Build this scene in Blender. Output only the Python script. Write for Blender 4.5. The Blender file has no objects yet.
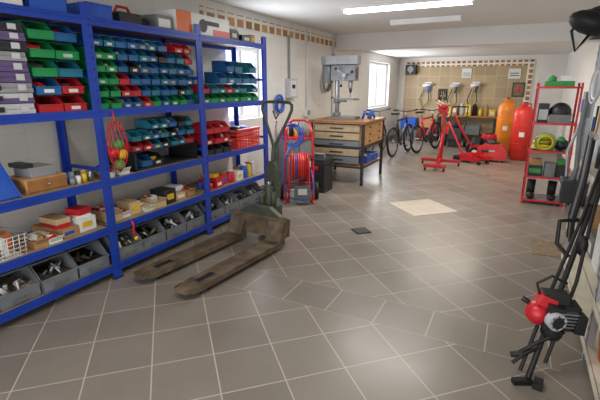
import bpy, math, random
from mathutils import Vector, Matrix, Euler
R=random.Random(11)
scene=bpy.context.scene
scene.view_settings.view_transform='Standard'

def hexc(h):
    h=h.lstrip('#'); o=[]
    for i in (0,2,4):
        c=int(h[i:i+2],16)/255
        o.append(c/12.92 if c<=.04045 else ((c+.055)/1.055)**2.4)
    return o
def M(name,h,rough=.5,metal=0,var=.15,scale=9,bump=0.0,emit=0):
    m=bpy.data.materials.new(name); m.use_nodes=True
    nt=m.node_tree; p=nt.nodes['Principled BSDF']; c=hexc(h)
    p.inputs['Roughness'].default_value=rough; p.inputs['Metallic'].default_value=metal
    geo=nt.nodes.new('ShaderNodeNewGeometry'); n=nt.nodes.new('ShaderNodeTexNoise')
    n.inputs['Scale'].default_value=scale; n.inputs['Detail'].default_value=4
    nt.links.new(geo.outputs['Position'],n.inputs['Vector'])
    r=nt.nodes.new('ShaderNodeValToRGB')
    r.color_ramp.elements[0].position=.3; r.color_ramp.elements[1].position=.7
    r.color_ramp.elements[0].color=[x*(1-var) for x in c]+[1]
    r.color_ramp.elements[1].color=[min(1,x*(1+var)) for x in c]+[1]
    nt.links.new(n.outputs['Fac'],r.inputs['Fac']); nt.links.new(r.outputs['Color'],p.inputs['Base Color'])
    if bump:
        b=nt.nodes.new('ShaderNodeBump'); b.inputs['Strength'].default_value=bump; b.inputs['Distance'].default_value=.01
        nt.links.new(n.outputs['Fac'],b.inputs['Height']); nt.links.new(b.outputs['Normal'],p.inputs['Normal'])
    if emit:
        p.inputs['Emission Color'].default_value=c+[1]; p.inputs['Emission Strength'].default_value=emit
    return m

class MB:
    def __init__(s): s.v=[];s.f=[];s.m=[];s.sm=[];s.mats=[];s.T=Matrix.Identity(4)
    def mi(s,mat):
        if mat not in s.mats: s.mats.append(mat)
        return s.mats.index(mat)
    def add(s,vs,fs,mat,smooth=False):
        b=len(s.v); s.v+= [s.T@Vector(v) for v in vs]; k=s.mi(mat)
        for i,f in enumerate(fs):
            s.f.append([b+j for j in f]); s.m.append(k)
            s.sm.append(smooth if isinstance(smooth,bool) else smooth[i])
    def box(s,c,d,mat,rot=(0,0,0),top=1.0):
        x,y,z=[a/2 for a in d]; E=Euler([math.radians(a) for a in rot]).to_matrix(); c=Vector(c)
        vs=[]
        for k,sc in ((-1,1),(1,top)):
            for i,j in ((-1,-1),(1,-1),(1,1),(-1,1)): vs.append(c+E@Vector((i*x*sc,j*y*sc,k*z)))
        s.add(vs,[(3,2,1,0),(4,5,6,7),(0,1,5,4),(1,2,6,5),(2,3,7,6),(3,0,4,7)],mat)
    def b2(s,x0,x1,y0,y1,z0,z1,mat): s.box(((x0+x1)/2,(y0+y1)/2,(z0+z1)/2),(abs(x1-x0),abs(y1-y0),abs(z1-z0)),mat)
    def frame(s,d):
        d=Vector(d).normalized(); u=d.cross(Vector((0,0,1)))
        if u.length<.01: u=Vector((1,0,0))
        u.normalize(); return u,d.cross(u)
    def cyl(s,p0,p1,r,mat,r2=None,n=16,cap=True):
        p0=Vector(p0);p1=Vector(p1); u,w=s.frame(p1-p0); r2=r if r2 is None else r2; vs=[]
        for p,rr in ((p0,r),(p1,r2)):
            for i in range(n):
                a=2*math.pi*i/n; vs.append(p+rr*(math.cos(a)*u+math.sin(a)*w))
        fs=[(i,(i+1)%n,n+(i+1)%n,n+i) for i in range(n)]; sm=[True]*n
        if cap: fs+= [tuple(range(n-1,-1,-1)),tuple(range(n,2*n))]; sm+=[False,False]
        s.add(vs,fs,mat,sm)
    def tube(s,pts,r,mat,n=8,closed=False):
        pts=[Vector(p) for p in pts]; N=len(pts); vs=[]; u=None
        for i,p in enumerate(pts):
            if closed: t=pts[(i+1)%N]-pts[i-1]
            else: t=pts[min(i+1,N-1)]-pts[max(i-1,0)]
            t.normalize()
            if u is None: u,w=s.frame(t)
            else:
                u=u-t*u.dot(t); u.normalize()
            w=t.cross(u)
            for k in range(n):
                a=2*math.pi*k/n; vs.append(p+r*(math.cos(a)*u+math.sin(a)*w))
        fs=[];
        for i in range(N if closed else N-1):
            j=(i+1)%N
            for k in range(n): fs.append((i*n+k,i*n+(k+1)%n,j*n+(k+1)%n,j*n+k))
        sm=[True]*len(fs)
        if not closed: fs+=[tuple(range(n-1,-1,-1)),tuple(range((N-1)*n,N*n))]; sm+=[False,False]
        s.add(vs,fs,mat,sm)
    def ring(s,c,axis,Rr,r,mat,n=28,m=8,a0=0,a1=360):
        u,w=s.frame(axis); c=Vector(c); full=(a1-a0)>=360; k=n if full else n+1
        pts=[c+Rr*(math.cos(math.radians(a0+(a1-a0)*i/n))*u+math.sin(math.radians(a0+(a1-a0)*i/n))*w) for i in range(k)]
        s.tube(pts,r,mat,m,full)
    def lathe(s,c,prof,mat,n=24,axis=(0,0,1)):
        c=Vector(c); ax=Vector(axis).normalized(); u,w=s.frame(ax); vs=[];fs=[]
        for (r,z) in prof:
            for i in range(n):
                a=2*math.pi*i/n; vs.append(c+ax*z+max(r,.0005)*(math.cos(a)*u+math.sin(a)*w))
        for j in range(len(prof)-1):
            for i in range(n): fs.append((j*n+i,j*n+(i+1)%n,(j+1)*n+(i+1)%n,(j+1)*n+i))
        s.add(vs,fs,mat,True)
    def ball(s,c,r,mat,n=16,rot=(0,0,0)):
        if not hasattr(r,'__len__'): r=(r,r,r)
        E=Euler([math.radians(a) for a in rot]).to_matrix(); c=Vector(c); vs=[];fs=[];h=n//2
        for j in range(h+1):
            t=math.pi*j/h; st=max(math.sin(t),.001)
            for i in range(n):
                a=2*math.pi*i/n; vs.append(c+E@Vector((r[0]*st*math.cos(a),r[1]*st*math.sin(a),r[2]*math.cos(t))))
        for j in range(h):
            for i in range(n): fs.append((j*n+i,(j+1)*n+i,(j+1)*n+(i+1)%n,j*n+(i+1)%n))
        s.add(vs,fs,mat,True)
    def prism(s,poly,axis,lo,hi,mat):
        # poly 2d; axis 'x': poly=(y,z); 'y': (x,z); 'z': (x,y)
        def P(a,b,c):
            return {'x':(c,a,b),'y':(a,c,b),'z':(a,b,c)}[axis]
        n=len(poly); vs=[P(a,b,lo) for a,b in poly]+[P(a,b,hi) for a,b in poly]
        s.add(vs,[tuple(range(n-1,-1,-1)),tuple(range(n,2*n))]+[(i,(i+1)%n,n+(i+1)%n,n+i) for i in range(n)],mat)
    def obj(s,name,bevel=0,loc=None):
        me=bpy.data.meshes.new(name)
        lo=[min(v[i] for v in s.v) for i in range(3)]; hi=[max(v[i] for v in s.v) for i in range(3)]
        o=Vector(((lo[0]+hi[0])/2,(lo[1]+hi[1])/2,lo[2]))
        me.from_pydata([tuple(v-o) for v in s.v],[],s.f)
        for m in s.mats: me.materials.append(m)
        me.polygons.foreach_set('material_index',s.m); me.polygons.foreach_set('use_smooth',s.sm)
        me.update()
        ob=bpy.data.objects.new(name,me); ob.location=o; scene.collection.objects.link(ob)
        if bevel:
            b=ob.modifiers.new('bevel','BEVEL'); b.width=bevel; b.segments=2; b.limit_method='ANGLE'; b.angle_limit=math.radians(50)
        return ob

# ---------- node helpers for tiled surfaces
def tiled(name,base,grout,size,gap,e1,e2,off=(0,0),rough=.4,var=.12,mask=None,stain=None,dirt=.15,bump=.3):
    m=bpy.data.materials.new(name); m.use_nodes=True; nt=m.node_tree; N=nt.nodes; L=nt.links
    p=N['Principled BSDF']; geo=N.new('ShaderNodeNewGeometry')
    def math_(op,a,b=None):
        n=N.new('ShaderNodeMath'); n.operation=op
        for i,x in enumerate((a,b)):
            if x is None: continue
            if isinstance(x,(int,float)): n.inputs[i].default_value=x
            else: L.new(x,n.inputs[i])
        return n.outputs[0]
    def dot(e):
        n=N.new('ShaderNodeVectorMath'); n.operation='DOT_PRODUCT'; L.new(geo.outputs['Position'],n.inputs[0]); n.inputs[1].default_value=e; return n.outputs['Value']
    def grid(e1,e2,off):
        res=[];cells=[]
        for e,o in ((e1,off[0]),(e2,off[1])):
            x=math_('DIVIDE',math_('SUBTRACT',dot(e),o),size)
            fr=math_('ABSOLUTE',math_('SUBTRACT',math_('FRACT',x),.5))
            res.append(math_('GREATER_THAN',fr,.5-gap/size/2)); cells.append(math_('FLOOR',x))
        c=N.new('ShaderNodeCombineXYZ'); L.new(cells[0],c.inputs[0]); L.new(cells[1],c.inputs[1])
        w=N.new('ShaderNodeTexWhiteNoise'); L.new(c.outputs[0],w.inputs['Vector'])
        return math_('MAXIMUM',res[0],res[1]),w.outputs['Value']
    line,rnd=grid(e1,e2,off)
    def mix(f,a,b):
        n=N.new('ShaderNodeMix'); n.data_type='FLOAT'
        L.new(f,n.inputs[0]); L.new(a,n.inputs[2]); L.new(b,n.inputs[3]); return n.outputs[0]
    if mask:
        l2,r2=grid((1,0,0),(0,1,0),(mask[0],mask[2]))
        X=dot((1,0,0));Y=dot((0,1,0))
        k=math_('MULTIPLY',math_('MULTIPLY',math_('GREATER_THAN',X,mask[0]),math_('LESS_THAN',X,mask[1])),math_('MULTIPLY',math_('GREATER_THAN',Y,mask[2]),math_('LESS_THAN',Y,mask[3])))
        line=mix(k,line,l2); rnd=mix(k,rnd,r2)
    c=hexc(base)
    ramp=N.new('ShaderNodeValToRGB'); ramp.color_ramp.elements[0].color=[x*(1-var) for x in c]+[1]; ramp.color_ramp.elements[1].color=[min(1,x*(1+var)) for x in c]+[1]
    L.new(rnd,ramp.inputs['Fac'])
    nz=N.new('ShaderNodeTexNoise'); nz.inputs['Scale'].default_value=2.2; nz.inputs['Detail'].default_value=7; L.new(geo.outputs['Position'],nz.inputs['Vector'])
    d=N.new('ShaderNodeMix'); d.data_type='RGBA'; d.blend_type='MULTIPLY'; d.inputs[0].default_value=1
    r2_=N.new('ShaderNodeValToRGB'); r2_.color_ramp.elements[0].position=.3; r2_.color_ramp.elements[1].position=.65
    r2_.color_ramp.elements[0].color=(1-dirt,1-dirt,1-dirt*1.1,1); r2_.color_ramp.elements[1].color=(1,1,1,1)
    L.new(nz.outputs['Fac'],r2_.inputs['Fac']); L.new(ramp.outputs[0],d.inputs[6]); L.new(r2_.outputs[0],d.inputs[7])
    f=N.new('ShaderNodeMix'); f.data_type='RGBA'; f.inputs[7].default_value=hexc(grout)+[1]; L.new(line,f.inputs[0]); L.new(d.outputs[2],f.inputs[6])
    L.new(f.outputs[2],p.inputs['Base Color'])
    rr=N.new('ShaderNodeMapRange'); rr.inputs[3].default_value=rough-.08; rr.inputs[4].default_value=rough+.12; L.new(nz.outputs['Fac'],rr.inputs[0]); L.new(rr.outputs[0],p.inputs['Roughness'])
    b=N.new('ShaderNodeBump'); b.invert=True; b.inputs['Strength'].default_value=bump; b.inputs['Distance'].default_value=.004; L.new(line,b.inputs['Height']); L.new(b.outputs[0],p.inputs['Normal'])
    return m

ang=math.radians(44.5)
E1=(math.cos(ang),math.sin(ang),0); E2=(-math.sin(ang),math.cos(ang),0)
m_floor=tiled('floor_tiles','#827a71','#b2a899',.35,.0075,E1,E2,(-.193,.113),rough=.30,var=.09,mask=(-2.1,.4,2.45,2.80),dirt=.14)
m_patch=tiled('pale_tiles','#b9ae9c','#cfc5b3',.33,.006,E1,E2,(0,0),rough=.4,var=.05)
m_wall=tiled('white_wall_tiles','#e2e1dc','#cbcac4',.2,.003,(.7071,.7071,0),(0,0,1),rough=.45,var=.015,dirt=.05,bump=.1)
m_wallR=M('white_plaster','#dddbd4',.8,var=.04,scale=2,bump=.05)
m_beige=tiled('beige_wall_tiles','#b29c78','#c4b596',.3,.010,(1,0,0),(0,0,1),rough=.5,var=.10,dirt=.12,bump=.1)
m_ceil=M('ceiling_paint','#dcdbd7',.9,var=.03,scale=1.5)
m_frieze=tiled('frieze_tiles','#a5794a','#e4dfd0',.14,.04,(.7071,.7071,0),(0,0,1),rough=.4,var=.45,dirt=.1)
m_frieze2=tiled('frieze_tiles_back','#a06a3c','#e4dfd0',.14,.045,(1,0,0),(0,0,1),(0,.02),rough=.4,var=.5,dirt=.1)
m_white=M('white_paint','#e6e6e4',.5,var=.03)
m_tube=M('lamp_diffuser','#ffffff',.5,var=0,emit=5)
m_lampoff=M('lamp_diffuser_off','#e4e4e2',.5,var=.02)
m_blue=M('blue_steel','#1b3fa6',.38,.1,.12,4)
m_chip=M('chipboard','#9a8464',.8,var=.2,scale=30)
m_bblue=M('bin_blue','#1d5c94',.4,0,.12); m_bteal=M('bin_teal','#1b6f86',.4,0,.12)
m_bgreen=M('bin_green','#178a4c',.4,0,.12); m_bred=M('bin_red','#b5202c',.4,0,.12)
m_bgrey=M('bin_grey','#72767a',.5,0,.15); m_label=M('label_paper','#dcdcd2',.7,var=.08,scale=40)
m_bits=M('metal_bits','#5b5550',.4,.5,.6,60,.8)
m_bits2=M('mixed_small_parts','#8d8474',.5,.2,.75,55,.9)
m_dark=M('dark_plastic','#222326',.45,0,.2); m_black=M('black_rubber','#121213',.6,0,.2)
m_purple=M('purple_plastic','#5b4a77',.45,0,.15); m_grey=M('grey_plastic','#8b8d92',.45,0,.12)
m_lgrey=M('light_grey_plastic','#b9bcc0',.45,0,.1)
m_card=M('cardboard','#a98256',.8,0,.12,12); m_card2=M('cardboard_pale','#c3a981',.8,0,.12,12)
m_wood=M('oak_wood','#9b6a3a',.5,0,.25,14); m_wood2=M('pale_wood','#b88a58',.55,0,.2,14)
m_red=M('red_paint','#c3222a',.35,.05,.12,6); m_redp=M('red_plastic','#d2342c',.4,0,.1)
m_orange=M('orange_paint','#dd6a22',.4,0,.12,5); m_orange2=M('yellow_orange_paint','#e88a2a',.4,0,.12,5); m_bpl=M('blue_plastic','#2456b8',.4,0,.12)
m_steel=M('steel','#9a9da0',.3,.8,.15,12); m_iron=M('worn_iron','#655745',.55,.15,.5,9,.3)
m_jgreen=M('olive_grey_paint','#464b3c',.55,.15,.3,10,.2); m_dgrey=M('machine_grey','#6e7274',.45,.2,.15)
m_drawer=M('beige_drawer','#a08a6a',.5,0,.15,10)
m_yel=M('yellow_plastic','#d8b521',.4,0,.1); m_gb=M('green_plastic','#2f8f45',.45,0,.15)
m_whitep=M('white_plastic','#dedede',.35,0,.05); m_cream=M('cream_board','#cfc8b6',.6,0,.08,10)
m_alu=M('aluminium','#a9adb2',.35,.6,.1); m_glass=M('frosted_glass','#e8f0ff',.3,0,.02,emit=1.1)
m_brown=M('brown_stain','#7b6a52',.6,0,.35,20)
m_drain=M('cast_iron_drain','#2c2722',.6,.4,.3,40,.5)

# ---------- ROOM
XL,XR,YB,YF,ZC,ZD=-3.3,1.0,13.0,-2.0,2.49,2.32
def simple(name,x0,x1,y0,y1,z0,z1,mat,bev=0):
    b=MB(); b.b2(x0,x1,y0,y1,z0,z1,mat); return b.obj(name,bev)
simple('floor',XL-.2,XR+.2,YF,YB+.2,-.1,0,m_floor)
simple('ceiling',XL-.2,XR+.2,YF,YB+.2,ZC,ZC+.1,m_ceil)
b=MB(); b.b2(XL,XR,8.0,8.35,2.21,ZC,m_ceil); b.b2(XL,XR,8.35,YB,ZD,ZC,m_ceil); b.obj('trim_beam')
simple('wall_back',XL-.2,XR+.2,YB,YB+.2,0,ZC,m_wallR)
simple('wall_right',XR,XR+.2,YF,YB,0,ZC,m_wallR)
b=MB()
wins=[(4.45,5.3,1.1,2.05),(10.2,12.0,.98,2.12)]
ys=[YF]+[v for w in wins for v in w[:2]]+[YB]
for i in range(0,len(ys),2): b.b2(XL-.2,XL,ys[i],ys[i+1],0,ZC,m_wall)
for w in wins:
    b.b2(XL-.2,XL,w[0],w[1],0,w[2],m_wall); b.b2(XL-.2,XL,w[0],w[1],w[3],ZC,m_wall)
b.obj('wall_left')
for i,w in enumerate(wins):
    b=MB(); f=.05; x0,x1=XL-.14,XL-.08
    b.b2(x0,x1,w[0],w[0]+f,w[2],w[3],m_white); b.b2(x0,x1,w[1]-f,w[1],w[2],w[3],m_white)
    b.b2(x0,x1,w[0]+f,w[1]-f,w[2],w[2]+f,m_white); b.b2(x0,x1,w[0]+f,w[1]-f,w[3]-f,w[3],m_white)
    b.b2(x0,x1,(w[0]+w[1])/2-.03,(w[0]+w[1])/2+.03,w[2]+f,w[3]-f,m_white)
    b.b2(x0+.02,x0+.03,w[0]+f,w[1]-f,w[2]+f,w[3]-f,m_glass)
    b.obj('window_%d'%(i+1))
# friezes
simple('trim_1',XL,XL+.008,4.0,8.0,2.27,2.41,m_frieze)
b=MB(); b.b2(-3.1,.12,YB-.01,YB,.0,2.06,m_beige); b.obj('trim_2')
b=MB(); b.b2(-3.1,.12,YB-.02,YB-.001,2.06,2.20,m_frieze2); b.b2(.12,.27,YB-.02,YB-.001,0,2.20,m_frieze2); b.obj('trim_3')
simple('baseboard_left',XL,XL+.012,4.6,YB,0,.09,m_floor)
simple('baseboard_right',XR-.012,XR,4.3,YB,0,.09,m_floor)
# floor features
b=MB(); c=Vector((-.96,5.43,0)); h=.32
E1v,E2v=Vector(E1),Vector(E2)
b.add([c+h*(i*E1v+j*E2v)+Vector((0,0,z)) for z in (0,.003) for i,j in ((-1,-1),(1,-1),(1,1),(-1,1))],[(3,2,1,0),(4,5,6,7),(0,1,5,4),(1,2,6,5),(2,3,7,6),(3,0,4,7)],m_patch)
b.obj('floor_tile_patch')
b=MB(); b.box((-1.37,4.17,.004),(.17,.17,.008),m_drain,(0,0,44))
for i in range(5):
    o=E1v*(-.056+.028*i); b.box((-1.37+o.x,4.17+o.y,.0095),(.008,.14,.003),m_steel,(0,0,44.5))
b.obj('floor_drain')
simple('floor_mat',.3,.6,4.3,4.75,0,.005,m_brown)
# ceiling lamps
def lamp(name,x0,x1,y,z,w,mat):
    b=MB(); b.b2(x0,x1,y-w/2,y+w/2,z-.03,z,m_white)
    b.prism([(y-w*.42,z-.03),(y+w*.42,z-.03),(y+w*.3,z-.065),(y-w*.3,z-.065)],'x',x0+.03,x1-.03,mat)
    b.b2(x0,x0+.03,y-w*.45,y+w*.45,z-.07,z-.03,m_white); b.b2(x1-.03,x1,y-w*.45,y+w*.45,z-.07,z-.03,m_white)
    return b.obj(name)
lamp('fluorescent_lamp',-2.1,-.55,5.35,ZC,.2,m_tube)
lamp('fluorescent_lamp',-1.85,-.85,6.68,ZC,.16,m_lampoff)
lamp('fluorescent_lamp',-1.8,-.3,1.6,ZC,.2,m_tube)  # added overhead fixture, out of view, as ceiling fill
lamp('fluorescent_lamp',-1.8,-.3,8.62,ZD,.14,m_tube)  # added lamp, hidden behind the beam to brighten the back room

# ---------- BLUE SHELVING
SX0,SX1=-3.26,-2.8
ZT=2.02
LV=[.12,.45,.83,1.37,ZT]
b=MB(); bays=[.95,2.15,3.35,4.55]
def post(y):
    for x in (SX0,SX1):
        s=1 if x==SX0 else -1
        b.b2(x,x+s*.045,y-.003,y+.003,0,2.11,m_blue)
        b.b2(x-.002 if s>0 else x-.003,x+.003,y-.04,y+.04,0,2.11,m_blue)
        for k in range(26): b.b2(x-.0045,x+.0045,y+.012,y+.02,.08+k*.075,.10+k*.075,m_dark)
        b.b2(x-.02,x+.02,y-.045,y+.045,0,.006,m_dark)
    for z in (.2,.9,1.6): b.b2(SX0,SX1,y-.004,y+.004,z,z+.03,m_blue)
for y in bays: post(y)
for i in range(3):
    y0,y1=bays[i]+.02,bays[i+1]-.02
    for z in LV:
        b.b2(SX1-.012,SX1+.004,y0,y1,z-.055,z+.004,m_blue); b.b2(SX1-.004,SX1+.010,y0,y1,z-.02,z-.008,m_blue)
        b.b2(SX0,SX0+.012,y0,y1,z-.055,z+.004,m_blue)
        b.b2(SX0+.012,SX1-.012,y0,y1,z-.014,z,m_chip)
b.obj('blue_shelving_unit')

def sbin(b,xf,y,z,w,d,h,mat,fill=True,label=True):
    x0=xf-d; t=.004
    b.b2(x0,xf,y,y+w,z,z+t,mat); b.b2(x0,x0+t,y,y+w,z,z+h,mat)
    poly=[(x0,z),(xf,z),(xf,z+.48*h),(xf-.05*d,z+.5*h),(xf-.3*d,z+.97*h),(x0,z+h)]
    b.prism(poly,'y',y,y+t,mat); b.prism(poly,'y',y+w-t,y+w,mat)
    b.b2(xf-t,xf,y,y+w,z,z+.45*h,mat); b.b2(xf-.004,xf+.006,y-.001,y+w+.001,z+.42*h,z+.48*h,mat)
    b.b2(xf-.32*d,xf-.28*d,y+.001,y+w-.001,z+.93*h,z+.97*h,mat)
    if label and R.random()<.45: b.b2(xf,xf+.0015,y+.3*w,y+.7*w,z+.12*h,z+.32*h,R.choice([m_label,m_label,m_lgrey,m_card2]))
    if fill:
        n=5; zz=[[z+h*(.28+.22*R.random()) for _ in range(n)] for _ in range(n)]
        vs=[(x0+t+(d-2*t)*i/(n-1),y+t+(w-2*t)*j/(n-1),zz[i][j]) for i in range(n) for j in range(n)]
        b.add(vs,[(i*n+j,(i+1)*n+j,(i+1)*n+j+1,i*n+j+1) for i in range(n-1) for j in range(n-1)],R.choice([m_bits,m_bits,m_bits2,m_dark]))
def bank(name,y0,y1,z,rows,w,h,d,pick,xf=-2.83,skip=0):
    b=MB(); n=int((y1-y0)/(w+.004)); 
    for r in range(rows):
        for c in range(n):
            if skip and r>1 and R.random()<skip: continue
            if r==rows-1 and R.random()<.15: continue
            sbin(b,xf-R.uniform(0,.018),y0+c*(w+.004),z+r*(h+.003),w-R.uniform(0,.004),d,h,pick(r,c))
            if R.random()<.3: b.box((xf-d*.55,y0+c*(w+.004)+w/2,z+r*(h+.003)+h*.5),(d*.35,w*.5,h*.3),R.choice([m_card2,m_label,m_red,m_yel,m_steel,m_dark]),(R.uniform(-20,20),R.uniform(-25,25),R.uniform(-30,30)))
    return b.obj(name)
G,B_,T_,RD,DK=m_bgreen,m_bblue,m_bteal,m_bred,m_dark
bank('storage_bins',1.74,2.11,1.37,5,.175,.115,.25,lambda r,c:[[RD,RD],[B_,RD],[G,T_],[G,G],[G,B_]][r][c%2])
bank('storage_bins',2.2,3.32,1.37,6,.105,.09,.2,lambda r,c:(G if c<2 and r<5 else RD if (r+c)%9==4 or (r==1 and c<4) else RD if r==5 and c>6 else G if (r==0 and c in(5,7,8)) else DK if (r*7+c*5)%11==3 else B_ if (r*3+c)%4 else T_))
bank('storage_bins',2.48,3.32,1.005,3,.105,.083,.2,lambda r,c:(RD if r==0 and c<2 else DK if (r*5+c*3)%8==1 else T_ if (c+r)%3 else B_ if c<6 else RD))
b=MB(); b.b2(-3.2,-2.86,2.50,3.3,.83,.845,m_dark); b.b2(-3.2,-2.86,2.50,2.52,.83,1.0,m_dark);b.b2(-3.2,-2.86,3.28,3.3,.83,1.0,m_dark);b.b2(-3.2,-2.86,2.48,3.32,.99,1.004,m_dark)
b.obj('bin_riser')
bank('storage_bins',2.6,3.2,.846,1,.13,.1,.2,lambda r,c:m_dark if c%2 else B_,xf=-2.88)
bank('storage_bins',3.42,4.5,1.37,2,.125,.095,.2,lambda r,c:G if r==0 else (T_ if c%3 else RD))
bank('storage_bins',3.7,4.45,1.567,2,.14,.12,.2,lambda r,c:T_ if (r+c)%2 else B_,skip=.3)
bank('storage_bins',3.42,3.9,.83,3,.14,.11,.2,lambda r,c:[m_dark,RD,RD][r])
for i,(y0,y1) in enumerate([(.99,2.12),(2.19,3.32),(3.39,4.52)]):
    bb=MB(); n=4; w=(y1-y0)/n-.008
    for c in range(n):
        yy=y0+c*(w+.008); sbin(bb,-2.82-R.uniform(0,.02),yy,.12,w,.36,.21,m_bgrey,True,False); bb.b2(-2.822,-2.812,yy+w*.3,yy+w*.7,.15,.17,m_dgrey)
        for k in range(9): 
            px,py=R.uniform(-3.0,-2.88),yy+R.uniform(.05,w-.05); q=Vector((R.uniform(-.04,.04),R.uniform(-.04,.04),R.uniform(0,.04)))
            bb.cyl(Vector((px,py,.215))-q*.5,Vector((px,py,.23))+q,R.uniform(.006,.016),R.choice([m_steel,m_steel,m_dark,m_lgrey,m_iron,m_whitep]),n=8)
    bb.obj('large_grey_bins')
# purple / grey cases
b=MB(); z=1.37
for i,(mt,hh) in enumerate([(m_lgrey,.07),(m_purple,.065),(m_grey,.062),(m_purple,.065),(m_purple,.065),(m_grey,.06),(m_dark,.06),(m_purple,.055),(m_dark,.055)]):
    j=R.uniform(-.01,.01)
    b.b2(-3.15,-2.83+j,1.2,1.715+j/2,z,z+hh*.45,mt); b.b2(-3.15,-2.835+j,1.202,1.713+j/2,z+hh*.48,z+hh-.004,m_lgrey if mt==m_purple and i<3 else mt)
    b.b2(-2.84+j,-2.822+j,1.42,1.52,z+hh*.25,z+hh*.7,m_dark); b.b2(-2.83+j,-2.823+j,1.27,1.32,z+hh*.2,z+hh*.8,m_lgrey);b.b2(-2.83+j,-2.823+j,1.62,1.67,z+hh*.2,z+hh*.8,m_lgrey)
    b.b2(-3.14,-2.836+j,1.21,1.705,z+hh*.45,z+hh*.48,m_dark)
    z+=hh
b.obj('parts_cases',.003)
# assorted boxes
def shelf_boxes(name,y0,y1,z,hmax,pal,hmin=.05,xf=-2.84,cans=.3):
    b=MB(); y=y0
    while y<y1-.07:
        w=min(R.uniform(.07,.17),y1-y-.005); h=R.uniform(hmin,hmax); d=R.uniform(.15,.34); x=xf-R.uniform(0,.05); mt=R.choice(pal)
        if R.random()<cans:
            r=min(w,.09)/2; b.lathe((x-r,y+w/2,z),[(0,0),(r,0),(r,h*.8),(r*.7,h*.92),(r*.7,h)],mt,16); b.cyl((x-r,y+w/2,z+h),(x-r,y+w/2,z+h+.02),r*.75,R.choice([m_dark,m_red,m_whitep]))
            r2=r*.8; b.cyl((x-r*3.6,y+w/2,z),(x-r*3.6,y+w/2,z+h*.8),r2,R.choice(pal))
        elif R.random()<.45: # open carton
            b.b2(x-d,x,y,y+w,z,z+.006,mt); b.b2(x-.004,x,y,y+w,z,z+h*.6,mt); b.b2(x-d,x-d+.004,y,y+w,z,z+h*.6,mt); b.b2(x-d,x,y,y+.004,z,z+h*.6,mt); b.b2(x-d,x,y+w-.004,y+w,z,z+h*.6,mt)
            b.box((x+.012,y+w/2,z+h*.55),(.004,w,.04),mt,(0,35,0))
            for k in range(5):
                b.box((x-d*R.uniform(.15,.85),y+w*.5,z+h*.5),(d*.25,w*.6,h*.4),R.choice(pal+[m_bits]),(R.uniform(-20,20),R.uniform(-20,20),0))
        else:
            ty=R.uniform(-6,6); b.box((x-d/2,y+w/2,z+h/2),(d-.01,w-.012,h),mt,(0,0,ty)); b.box((x-.004,y+w/2,z+h/2),(.004,w*.55,h*.4),R.choice([m_label,m_yel,m_bpl]),(0,0,ty))
            for q in range(R.choice([0,1,2])):
                h2=R.uniform(.02,.05); b.box((x-d/2+R.uniform(-.02,.03),y+w/2,z+h+h2/2),(d*.6,w*.75,h2),R.choice(pal),(0,0,R.uniform(-15,15))); h+=h2
        y+=w+.004
    return b.obj(name,.002)
palA=[m_card,m_card2,m_whitep,m_label,m_red,m_card2,m_dark,m_label]
palB=[m_red,m_whitep,m_bpl,m_dark,m_lgrey,m_card,m_yel]
shelf_boxes('small_parts_boxes',1.56,2.1,.45,.12,palA+[m_orange])
shelf_boxes('small_parts_boxes',2.2,3.3,.45,.15,palA,.06)
shelf_boxes('small_parts_boxes',3.42,4.5,.45,.17,palB,.08,cans=.5)
shelf_boxes('small_parts_boxes',3.95,4.5,ZT,.12,[m_dark,m_bpl,m_grey,m_card])
shelf_boxes('hardware_tins',2.2,2.5,.83,.09,[m_grey,m_card2,m_whitep,m_bpl],.04,cans=.4)
# wire basket with handles
b=MB(); 
for k in range(6):
    z=.455+k*.028; x0,x1,y0,y1=-3.1-.0,-2.84+.002*k,1.2-.003*k,1.5+.003*k
    b.tube([(x0,y0,z),(x1,y0,z),(x1,y1,z),(x0,y1,z)],.003,m_whitep,6,True)
for k in range(9): 
    y=1.2+.0375*k; b.cyl((-2.842,y,.455),(-2.83,y,.6),.0025,m_whitep,n=6)
b.b2(-3.08,-2.86,1.22,1.48,.452,.458,m_whitep)
for k in range(7): b.box((R.uniform(-3.0,-2.9),1.24+k*.035,.53),(.12,.03,.13),R.choice([m_red,m_label,m_card,m_orange]),(R.uniform(-15,15),R.uniform(-15,15),0))
b.obj('wire_basket')
# wooden drawer box
b=MB(); b.b2(-3.15,-2.9,1.60,1.90,.83,.93,m_wood2); b.b2(-2.9,-2.888,1.615,1.885,.84,.92,m_wood); b.ball((-2.88,1.75,.88),.012,m_steel)
b.b2(-3.12,-2.92,1.66,1.84,.93,1.0,m_grey); b.b2(-3.1,-2.94,1.62,1.7,1.0,1.03,m_dark); b.obj('wooden_drawer_box',.004)
# blue angled stand
b=MB(); b.prism([(-3.1,.83),(-2.85,.83),(-2.85,.85),(-3.07,1.1),(-3.1,1.1)],'y',1.38,1.395,m_bpl); b.prism([(-3.1,.83),(-2.85,.83),(-2.85,.85),(-3.07,1.1),(-3.1,1.1)],'y',1.525,1.54,m_bpl)
b.b2(-3.1,-2.86,1.395,1.525,.83,.845,m_bpl); b.box((-2.965,1.46,.965),(.012,.13,.33),m_bpl,(0,-41,0)); b.obj('blue_plastic_stand',.003)
# small things on z=.83 bay1
b=MB()
for k in range(4):
    y=1.94+k*.05; b.cyl((-2.9,y,.83),(-2.9,y,.83+.05+.01*k),.02,[m_grey,m_whitep,m_yel,m_steel,m_dark][k],n=12)
    b.cyl((-2.98,y,.83),(-2.98,y,.91),.022,[m_bpl,m_grey,m_dark,m_card2,m_steel][k],n=12)
b.obj('spray_cans')
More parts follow.
